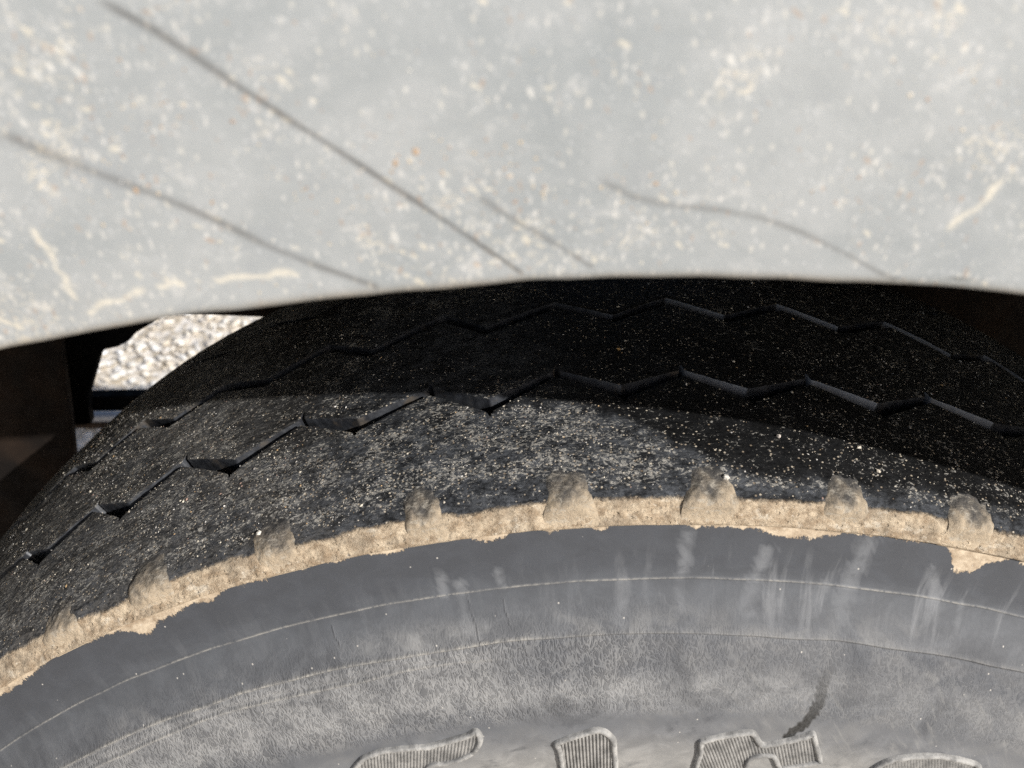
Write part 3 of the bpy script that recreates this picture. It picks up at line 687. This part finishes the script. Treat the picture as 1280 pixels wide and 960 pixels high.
# inner sidewall, plain
rv2 = np.linspace(.3183, .195, 30); Rg2 = rv2[None] + 0 * Tb[:, None]
P = pos(Rg2, -Ys(Rg2), Tb[:, None] + 0 * Rg2); z_ = 0 * Rg2
link('sidewall', mesh('sidewall', P.reshape(-1, 3), gridfaces(360, 30, True), [M_SIDE], None,
     {'tc': np.stack([Tb[:, None] * .3 + z_, Rg2, z_], -1).reshape(-1, 3), 'mk': np.stack([z_ - 9, z_, z_], -1).reshape(-1, 3), 'mk2': np.zeros((Rg2.size, 3))}), wheel)

# ---- raised buttress lugs round the shoulder
def lug_mesh(seed):
    r = random.Random(seed)
    cr = np.array([.3288, .3282, .3275, .3264, .3250, .3238, .3228, .3205, .3180, .3168, .3158]); cy = np.array([-.0695, -.0710, -.0730, -.0760, -.0798, -.0822, -.0834, -.0844, -.0853, -.0858, -.0850])
    L = np.r_[0, np.cumsum(np.hypot(np.diff(cr), np.diff(cy)))]
    nu, nv = 45, 44
    u = np.linspace(-1, 1, nu); w = np.linspace(0, 1, nv)
    R0 = np.interp(w * L[-1], L, cr); Y0 = np.interp(w * L[-1], L, cy)
    for _ in range(3):
        R0[1:-1] = (R0[:-2] + 2 * R0[1:-1] + R0[2:]) / 4; Y0[1:-1] = (Y0[:-2] + 2 * Y0[1:-1] + Y0[2:]) / 4
    tr, ty = np.gradient(R0), np.gradient(Y0); l_ = np.hypot(tr, ty); nr, ny = -ty / l_, tr / l_     # outward normal
    Wd = np.where(w < .35, .0042 + .0013 * np.sqrt(np.clip(w / .35, 0, 1)), .0055 + .0014 * (w - .35))
    h0 = .00118 * r.uniform(.75, 1.2); wk = r.uniform(.86, 1.12); sk = r.uniform(-.0009, .0009)
    hw = sstep(w, .12, .50) * (1 - .95 * sstep(w, .58, .90))
    round_ = np.clip((w - .08) / .22, 0, 1)
    lim = np.sqrt(np.clip(1 - (1 - round_) ** 2, .02, 1))                        # rounded top end
    U = np.abs(u)[:, None] / lim[None]
    hx = np.clip(1 - np.clip(U, 0, 1.2) ** 4, -.4, 1)
    Uu = u[:, None]
    hx = hx * (1 - .22 * np.clip(Uu, 0, 1))
    H = h0 * hw[None] * hx - .00030 - .0006 * sstep(w, .66, .84)[None]
    H += (.00022 * np.sin(u[:, None] * 5 + seed) * np.sin(w[None] * 13 + seed * 2) + .00012 * np.sin(u[:, None] * 13 + seed * 3 + w[None] * 7) * np.sin(w[None] * 29 + seed)) * hw[None]
    H += (.00008 * noise2(u[:, None] * 4 + seed * 9, w[None] * 10, seed) + .00007 * noise2(u[:, None] * 10 + seed * 5, w[None] * 22, seed + 20)) * hw[None]
    X = sk * (1 - w)[None] + wk * u[:, None] * Wd[None] * (1 + .10 * np.sin(w * 9 + seed * 1.3)[None]) + (.0006 * np.sin(w * 4 + seed))[None]
    Rr = R0[None] + nr[None] * H; Yy = Y0[None] + ny[None] * H
    th = X / .325
    return mesh('shoulder_lug', pos(Rr, Yy, th).reshape(-1, 3), gridfaces(nu, nv)[:, ::-1], [M_LUG], None,
                {'tc': np.stack([X, w[None] + 0 * X, 0 * X], -1).reshape(-1, 3)})
lugm = [lug_mesh(i + 1) for i in range(9)]
GT = [-.5911, -.4891, -.3719, -.2492, -.1377, -.0289, .0774, .1838]
rest = 49; st = (GT[0] + 2 * math.pi - GT[-1]) / rest
for i, t in enumerate(GT + [GT[-1] + st * (j + 1) for j in range(rest - 1)]):
    o = link('shoulder_lug', lugm[i % 9], wheel)
    o.rotation_euler = (0, t, 0)

# ---- raised letters with ribbed faces; outlines as (angle, radius) on the sidewall
def on_wall(t, r, h):
    r = np.asarray(r); y = Ys(r); e_ = .0005
    dy = (Ys(r + e_) - Ys(r - e_)) / (2 * e_); nl = np.sqrt(1 + dy * dy)
    return pos(r + h * dy / nl * 1.0, y - h / nl, np.asarray(t))
RM = .258
def dense(pts, step=.0006):
    out = []
    for (t0, r0), (t1, r1) in zip(pts, pts[1:] + pts[:1]):
        n = max(2, int(math.hypot((t1 - t0) * RM, r1 - r0) / step))
        out += [(t0 + (t1 - t0) * i / n, r0 + (r1 - r0) * i / n) for i in range(n)]
    q = np.array(out)
    for _ in range(3): q = (np.roll(q, 1, 0) + 2 * q + np.roll(q, -1, 0)) / 4
    return q
def inside(px, py, poly):
    c = np.zeros(px.shape, bool); j = len(poly) - 1
    for i in range(len(poly)):
        xi, yi = poly[i]; xj, yj = poly[j]
        c ^= ((yi > py) != (yj > py)) & (px < (xj - xi) * (py - yi) / (yj - yi + 1e-12) + xi)
        j = i
    return c
def letter(pts, slant):
    q = dense(pts); n = len(q)
    base = np.stack([q[:, 0] * RM, q[:, 1]], 1)
    tg = np.roll(base, -1, 0) - np.roll(base, 1, 0); tg /= np.linalg.norm(tg, axis=1, keepdims=True) + 1e-9
    nm = np.stack([-tg[:, 1], tg[:, 0]], 1)
    area = np.sum(base[:, 0] * np.roll(base[:, 1], -1) - np.roll(base[:, 0], -1) * base[:, 1])
    if area < 0: nm = -nm                               # now pointing inward
    prof = [(-.0004, -.0003), (-.00015, .0007), (.0001, .00105), (.00055, .00115), (.0010, .00105), (.00125, .0007), (.0014, -.0003)]
    V = []
    jit = .00008 * rng.normal(size=n)
    for off, h in prof:
        b = base + nm * off
        V.append(on_wall(b[:, 0] / RM, b[:, 1], h + jit * (h > 0)))
    V = np.stack(V, 1); m = len(prof)
    # ribbed face inside the bead
    lo, hi = base.min(0), base.max(0)
    stp = .00013
    xs = np.arange(lo[0], hi[0], stp); ys = np.arange(lo[1], hi[1], .0006)
    Xg, Yg_ = np.meshgrid(xs, ys, indexing='ij')
    ph = (Xg + slant * (Yg_ - lo[1])) / .00094
    tri = np.abs((ph % 1) - .5) * 2
    Hh = .00018 + .00042 * np.clip(tri * 1.6 - .3, 0, 1)
    ins = inside(Xg, Yg_, [tuple(b) for b in base[::3]])
    Pw = on_wall(Xg / RM, Yg_, Hh).reshape(-1, 3)
    Fq = gridfaces(len(xs), len(ys))[:, ::-1]
    ok = ins.reshape(-1)[Fq].all(1); Fq = Fq[ok]
    used, inv = np.unique(Fq, return_inverse=True)
    Fb = gridfaces(n, m, True)
    link('raised_letter', mesh('raised_letter', np.concatenate([V.reshape(-1, 3), Pw[used]]), np.concatenate([Fb, inv.reshape(-1, 4) + n * m]), [M_BEAD, M_HATCH],
         np.r_[np.zeros(len(Fb)), np.ones(len(Fq))]), wheel)
letter([(-0.3826,0.2610),(-0.3678,0.2639),(-0.3466,0.2651),(-0.3254,0.2647),(-0.2974,0.2637),(-0.2728,0.2647),(-0.2539,0.2655),(-0.2435,0.2672),(-0.2395,0.2649),(-0.2410,0.2620),(-0.2519,0.2580),(-0.2705,0.2559),(-0.2881,0.2551),(-0.3006,0.2559),(-.318,.2520),(-.300,.2470),(-.262,.2440),(-.250,.2380),(-.275,.2310),(-.330,.2290),(-.385,.2310),(-.395,.2360),(-.350,.2350),(-.318,.2380),(-.345,.2430),(-.385,.2500),(-.395,.2570)], -.35)
letter([(-0.1696,0.2591),(-0.1517,0.2613),(-0.1230,0.2638),(-0.1135,0.2626),(-0.1054,0.2593),(-0.1021,0.2461),(-.1000,.2300),(-.1600,.2300),(-0.1651,0.2474),(-0.1656,0.2563)], 0.0)
letter([(-0.0193,0.2582),(0.0030,0.2608),(0.0295,0.2627),(0.0354,0.2625),(0.0477,0.2575),(0.0749,0.2606),(0.0894,0.2626),(0.0954,0.2641),(0.1208,0.2521),(0.1037,0.2500),(0.0769,0.2474),(0.0629,0.2530),(0.0453,0.2523),(0.0409,0.2504),(.0500,.2300),(-.0100,.2300),(-0.0179,0.2457),(-0.0163,0.2531)], .45)
letter([(0.1779,0.2515),(0.1841,0.2551),(0.1926,0.2574),(0.2122,0.2601),(0.2408,0.2620),(0.2673,0.2619),(0.2868,0.2616),(0.2961,0.2598),(.300,.2450),(.298,.2300),(.255,.2290),(.205,.2310),(.180,.2420)], .6)

# ---- rim and hub (below the picture)
def lathe(name, prof, mat, parent, n=96):
    Tn = np.linspace(0, 2 * math.pi, n + 1)[:-1]; p = np.array(prof)
    V = pos(p[:, 0][None] + 0 * Tn[:, None], p[:, 1][None] + 0 * Tn[:, None], Tn[:, None] + 0 * p[:, 0][None])
    return link(name, mesh(name, V.reshape(-1, 3), gridfaces(n, len(p), True), [mat]), parent)
rim = lathe('wheel_rim', [(.197, .087), (.202, .090), (.199, .084), (.178, .070), (.170, .02), (.172, -.06), (.192, -.078), (.200, -.088), (.203, -.090), (.201, -.085), (.186, -.070), (.160, -.058), (.135, -.052), (.110, -.030), (.085, -.024), (.045, -.024), (.040, -.022), (.03, -.020), (.0005, -.020)], M_RIM, trailer)
rim.location = (0, 0, ZA)
lathe('hub', [(.035, .02), (.035, -.045), (.030, -.055), (.018, -.058), (.0005, -.058)], M_STEEL, rim, 32)
for i in range(5):
    t = i * 2 * math.pi / 5
    tube('wheel_nut', (.057 * math.sin(t), -.022, .057 * math.cos(t)), (.057 * math.sin(t), -.042, .057 * math.cos(t)), .010, M_STEEL, rim, 6)

# ------------------------------------------------------------------ grit on the tyre
def surf(th, y):
    r = Rt(y); e_ = .0006
    dr = (Rt(y + e_) - Rt(y - e_)) / (2 * e_); nl = np.sqrt(1 + dr * dr)
    nrm = np.stack([np.sin(th) / nl, -dr / nl, np.cos(th) / nl], -1)
    return pos(r, y, th), nrm
TINT = np.array([(0.78, 0.71, 0.58), (0.70, 0.63, 0.52), (0.84, 0.81, 0.76), (0.50, 0.47, 0.43), (0.62, 0.42, 0.22), (0.45, 0.30, 0.24), (0.35, 0.33, 0.31)])
TP = np.array([.28, .24, .16, .15, .05, .04, .08])
def in_groove(th, y):
    return ((y > near1(th)) & (y < far1(th))) | ((y > near2(th)) & (y < far2(th))) | ((y > near3(th)) & (y < far3(th)))
n0 = 110000
th = rng.uniform(-.85, .45, n0); y = rng.uniform(-.0812, .07, n0)
cl = 1.1 * np.clip(vnoise(th * 1.0 + y * 3.1, 61, 38) + vnoise(y - th * .33, 62, 210) + .7 * vnoise(th - y * 2, 63, 130), -.45, 1.2)
keep = (rng.uniform(0, 1, n0) < (.17 * grit_mask(th, y) + .05) * (.52 + cl)) & ~in_groove(th, y)
th, y = th[keep], y[keep]
# the rubbed corner carries less
k2 = (y > -.0785) | (rng.uniform(0, 1, len(y)) < .3); th, y = th[k2], y[k2]
Pp, Nn = surf(th, y)
sz = np.clip(rng.lognormal(math.log(.00012), .55, len(th)), .00006, .00062)
gme = blobs('sand_grit', Pp + Nn * (sz * .25)[:, None], Nn, sz, .55, [M_GRIT], TINT[rng.choice(7, len(th), p=TP)] * rng.uniform(.8, 1.05, (len(th), 1)), 5)
tag(link('sand_grit', gme, None, (0, 0, ZA)), 'pale sand grains stuck all over the worn black tread', 'sand', kind='stuff')

def pebble(th, y, size, tint, label, seed, flat=.7, lift=.4):
    Pp, Nn = surf(np.array([th]), np.array([y]))
    me = blobs('pebble', np.zeros((1, 3)), Nn, np.array([size]), flat, [M_GRIT], np.array([tint]), seed, 1)
    p = Pp[0] + Nn[0] * size * lift
    tag(link('pebble', me, None, (p[0], p[1], p[2] + ZA)), label, 'pebble', 'pebbles stuck on the tread')
pebble(.0351, -.0642, .00085, (.74, .66, .58), 'round cream pebble alone on black shoulder rubber, right of centre', 21)
pebble(-.0796, -.0268, .00075, (.55, .33, .12), 'orange brown chip on the rib above the zigzag groove', 22, .5)
pebble(-.015, -.0775, .0012, (.74, .70, .62), 'white lump on the right side of a shoulder lug', 23, .6)
pebble(-.3868, -.0776, .0008, (.76, .72, .64), 'white pebble beside the dark left side of a shoulder lug', 24)
pebble(-.0283, -.0444, .0006, (.74, .70, .64), 'tiny white pebble just below a corner of the zigzag groove', 25)
pebble(.1105, -.0723, .0006, (.72, .64, .52), 'small cream pebble near the shoulder between two right hand lugs', 26)

# ------------------------------------------------------------------ fender
FC = (-.018, -.017)              # its arc is very nearly round the axle
pr = [(.4212, -.1262), (.4206, -.1272), (.4204, -.1284), (.4208, -.1296), (.4218, -.1301)]
for i in range(1, 96):
    t = i / 95; pr.append((.4218 + .0442 * t, -.1301 - .0007 * math.sin(t * math.pi)))
for i in range(1, 15):
    t = i / 14 * math.pi / 2; pr.append((.4660 + .008 * math.sin(t), -.1221 - .008 * math.cos(t)))
for i in range(1, 9): pr.append((.4740 - .0120 * i / 8, -.1221 + .2121 * i / 8))
pr += [(.4520, .105), (.4300, .125), (.4050, .1400), (.4020, .1385), (.4270, .122), (.4525, .103), (.4585, .088), (.4700, -.1200), (.4670, -.1255), (.4620, -.1258), (.4300, -.1258), (.4212, -.1262)]
pr = np.array(pr)
ft = np.concatenate([np.linspace(-1.25, -.36, 40), np.arange(-.355, .16, .0009), np.linspace(.165, 1.25, 46)])
Rf = pr[:, 0][None] + 0 * ft[:, None]; Yf = pr[:, 1][None] + 0 * ft[:, None]; Tf = ft[:, None] + 0 * Rf
Rf = Rf + (.00035 * vnoise(ft, 71, 22) + .00015 * vnoise(ft, 72, 70))[:, None] * (Rf < .4225)      # knocked lip
Yf = Yf + .0006 * vnoise(Tf * 1.0 + Rf * 6, 73, 9) * (Rf < .467) * (Yf < -.1255)
STEM_SHADOW = [([(-0.2047,0.4618),(-0.1933,0.4577),(-0.1768,0.4506),(-0.1641,0.4455),(-0.1504,0.4403),(-0.1379,0.4355),(-0.1246,0.4306),(-0.1128,0.4262),(-0.1028,0.4226)], .00040, 1.0),  # cast shadow lines of thin stems, drawn as a colour mask
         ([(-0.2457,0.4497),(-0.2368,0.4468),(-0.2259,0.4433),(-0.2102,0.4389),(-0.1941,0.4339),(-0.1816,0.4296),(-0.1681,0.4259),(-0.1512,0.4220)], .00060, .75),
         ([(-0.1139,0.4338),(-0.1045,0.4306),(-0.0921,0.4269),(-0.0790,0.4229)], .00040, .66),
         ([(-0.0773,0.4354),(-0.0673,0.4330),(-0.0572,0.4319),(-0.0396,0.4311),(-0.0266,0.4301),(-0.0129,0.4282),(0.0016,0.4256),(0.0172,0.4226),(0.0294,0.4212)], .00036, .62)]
SMEAR = [[(-0.2501,0.4240),(-0.2433,0.4253),(-0.2343,0.4256),(-0.2282,0.4260)],[(-0.2225,0.4261),(-0.2146,0.4263)],[(-0.2033,0.4259),(-0.1953,0.4256),(-0.1871,0.4256),(-0.1766,0.4251)],[(-0.2814,0.4255),(-0.2761,0.4239)],[(-0.2525,0.4372),(-0.2510,0.4341),(-0.2507,0.4310),(-0.2517,0.4267)],[(0.0327,0.4297),(0.0392,0.4325),(0.0427,0.4368)]]
fx, fy = Tf * .43, Rf
shad = np.zeros_like(Rf); smr = np.zeros_like(Rf)
for pts, w, s_ in STEM_SHADOW:
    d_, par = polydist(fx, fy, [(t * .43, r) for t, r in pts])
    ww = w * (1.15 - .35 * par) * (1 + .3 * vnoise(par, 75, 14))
    shad = np.maximum(shad, s_ * np.exp(-(d_ / ww) ** 2) * (.85 + .15 * vnoise(par, 76, 9)) * sstep(par, -.04, .05))
for pts in SMEAR:
    d_, par = polydist(fx + .0004 * vnoise(fy, 77, 700), fy + .0004 * vnoise(fx, 78, 600), [(t * .43, r) for t, r in pts])
    smr = np.maximum(smr, np.clip(1.2 - d_ / (.0006 * (1 + .5 * vnoise(par, 79, 8))), 0, 1))
outer = (Yf < -.1268)
edge = np.exp(-((Rf - .4204) / .0012) ** 2)
P = pos(Rf, Yf, Tf)
arc_ = np.r_[0, np.cumsum(np.hypot(np.diff(pr[:, 0]), np.diff(pr[:, 1])))]
tcf = np.stack([fx, .4218 - arc_[4] + arc_[None] + 0 * fx, 0 * fx], -1)
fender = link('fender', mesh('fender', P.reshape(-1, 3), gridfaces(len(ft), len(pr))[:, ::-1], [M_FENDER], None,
     {'tc': tcf.reshape(-1, 3), 'mk': np.stack([shad * outer, smr * outer, edge], -1).reshape(-1, 3)}), trailer, (FC[0], 0, ZA + FC[1]))
fender['label'] = 'scratched pale grey fender arching over the tyre, spattered with dried mud'
# dried mud specks standing proud of the skirt
nf = 3800
tf_ = rng.uniform(-.34, .15, nf); rf_ = rng.uniform(.4225, .4655, nf)
cl = vnoise(tf_ * 2.2 + rf_ * 5, 81, 14) + vnoise(rf_ * 3 - tf_, 82, 30) + .6 * vnoise(tf_, 83, 60)
low = np.clip((.445 - rf_) / .02, 0, 1)
keep = rng.uniform(0, 1, nf) < .10 + .22 * np.clip(cl + .1, 0, 1)
tf_, rf_ = tf_[keep], rf_[keep]
CLUST = [(-0.2087,0.4482),(-0.2031,0.4453),(-0.1523,0.4364),(-0.1223,0.4392),(-0.1085,0.4370),(-0.1890,0.4372),(-0.1898,0.4470),(-0.0991,0.4343),(-0.2291,0.4403),(-0.0651,0.4344),(-0.0014,0.4343),(0.0210,0.4486)]
ct = np.concatenate([np.full((m_, 2), q) for q, m_ in zip(CLUST, (34, 26, 40, 30, 34, 10, 8, 26, 14, 30, 26, 30))])
ct = ct + rng.normal(size=ct.shape) * np.array([.010, .0026])
ncl = len(ct)
tf_ = np.r_[tf_, ct[:, 0]]; rf_ = np.r_[rf_, ct[:, 1]]
yb_ = -.1301 - .0007 * np.sin(np.clip((rf_ - .4218) / .0442, 0, 1) * math.pi) + .0006 * vnoise(tf_ * 1.0 + rf_ * 6, 73, 9)
Pf = pos(rf_, yb_, tf_)
szf = np.clip(rng.lognormal(math.log(.00011), .55, len(tf_)), .00006, .0005)
mt = np.array([(0.56, 0.54, 0.48), (0.56, 0.56, 0.54), (0.50, 0.44, 0.34), (0.40, 0.28, 0.19), (0.52, 0.47, 0.38)])[rng.choice(5, len(tf_), p=[.34, .3, .16, .06, .14])]
tan_ = np.array([(0.54, 0.43, 0.29), (0.42, 0.30, 0.20), (0.60, 0.54, 0.44), (0.36, 0.25, 0.18)])[rng.integers(0, 4, ncl)]
mt[-ncl:] = tan_; szf[-ncl:] *= 1.35
mdm = blobs('mud_specks', Pf, np.tile((0, -1.0, 0), (len(tf_), 1)), szf, .30, [M_GRIT], mt, 9)
tag(link('mud_specks', mdm, None, (FC[0], 0, ZA + FC[1])), 'dried specks of pale mud and sand stuck on the grey fender', 'mud', kind='stuff')

# ------------------------------------------------------------------ chassis behind the wheel
def shift(o): o.location = (0, 0, ZA); return o
shift(poly_prism('chassis_rail', [(-1.1, .2465), (-.08, .2465), (.08, .2230), (.9, .2230), (.9, .375), (-1.1, .375)], .142, .150, M_RUST, trailer, .002))
HANG = [(-.3400, .2480), (-0.2385, 0.2448), (-0.2436, 0.2397), (-0.2533, 0.2334), (-0.2582, 0.2282), (-0.2645, 0.2244), (-0.2728, 0.222), (-0.2758, 0.2183), (-0.2877, 0.1921), (-.2910, .172), (-.3150, .168), (-.3400, .205)]
shift(poly_prism('spring_hanger', HANG, .143, .149, M_BLACK, trailer, .001))
shift(tube('axle', (0, .03, 0), (0, 1.2, 0), .025, M_BLACK, trailer, 24))
shift(poly_prism('stay_bar', [(-.320, .1845), (.35, .2300), (.35, .2200), (-.320, .1745)], .1495, .1575, M_BLACK, trailer, .001))
PL = [(-.430, .33), (-.266, .33), (-.2743, .2552), (-.2776, .237), (-.2806, .2129), (-.2835, .1925), (-.2869, .171), (-.2900, .154), (-.3120, .08), (-.345, .0), (-.430, .0)]
shift(poly_prism('support_plate', PL, .113, .118, M_PLATE, trailer, .001))
shift(tube('steel_pipe', (-1.0, .40, -.036), (.8, .40, .053), .0052, M_STEEL, trailer))
shift(tube('cross_bar', (-1.0, .41, -.050), (.8, .41, .039), .0062, M_RUST, trailer))
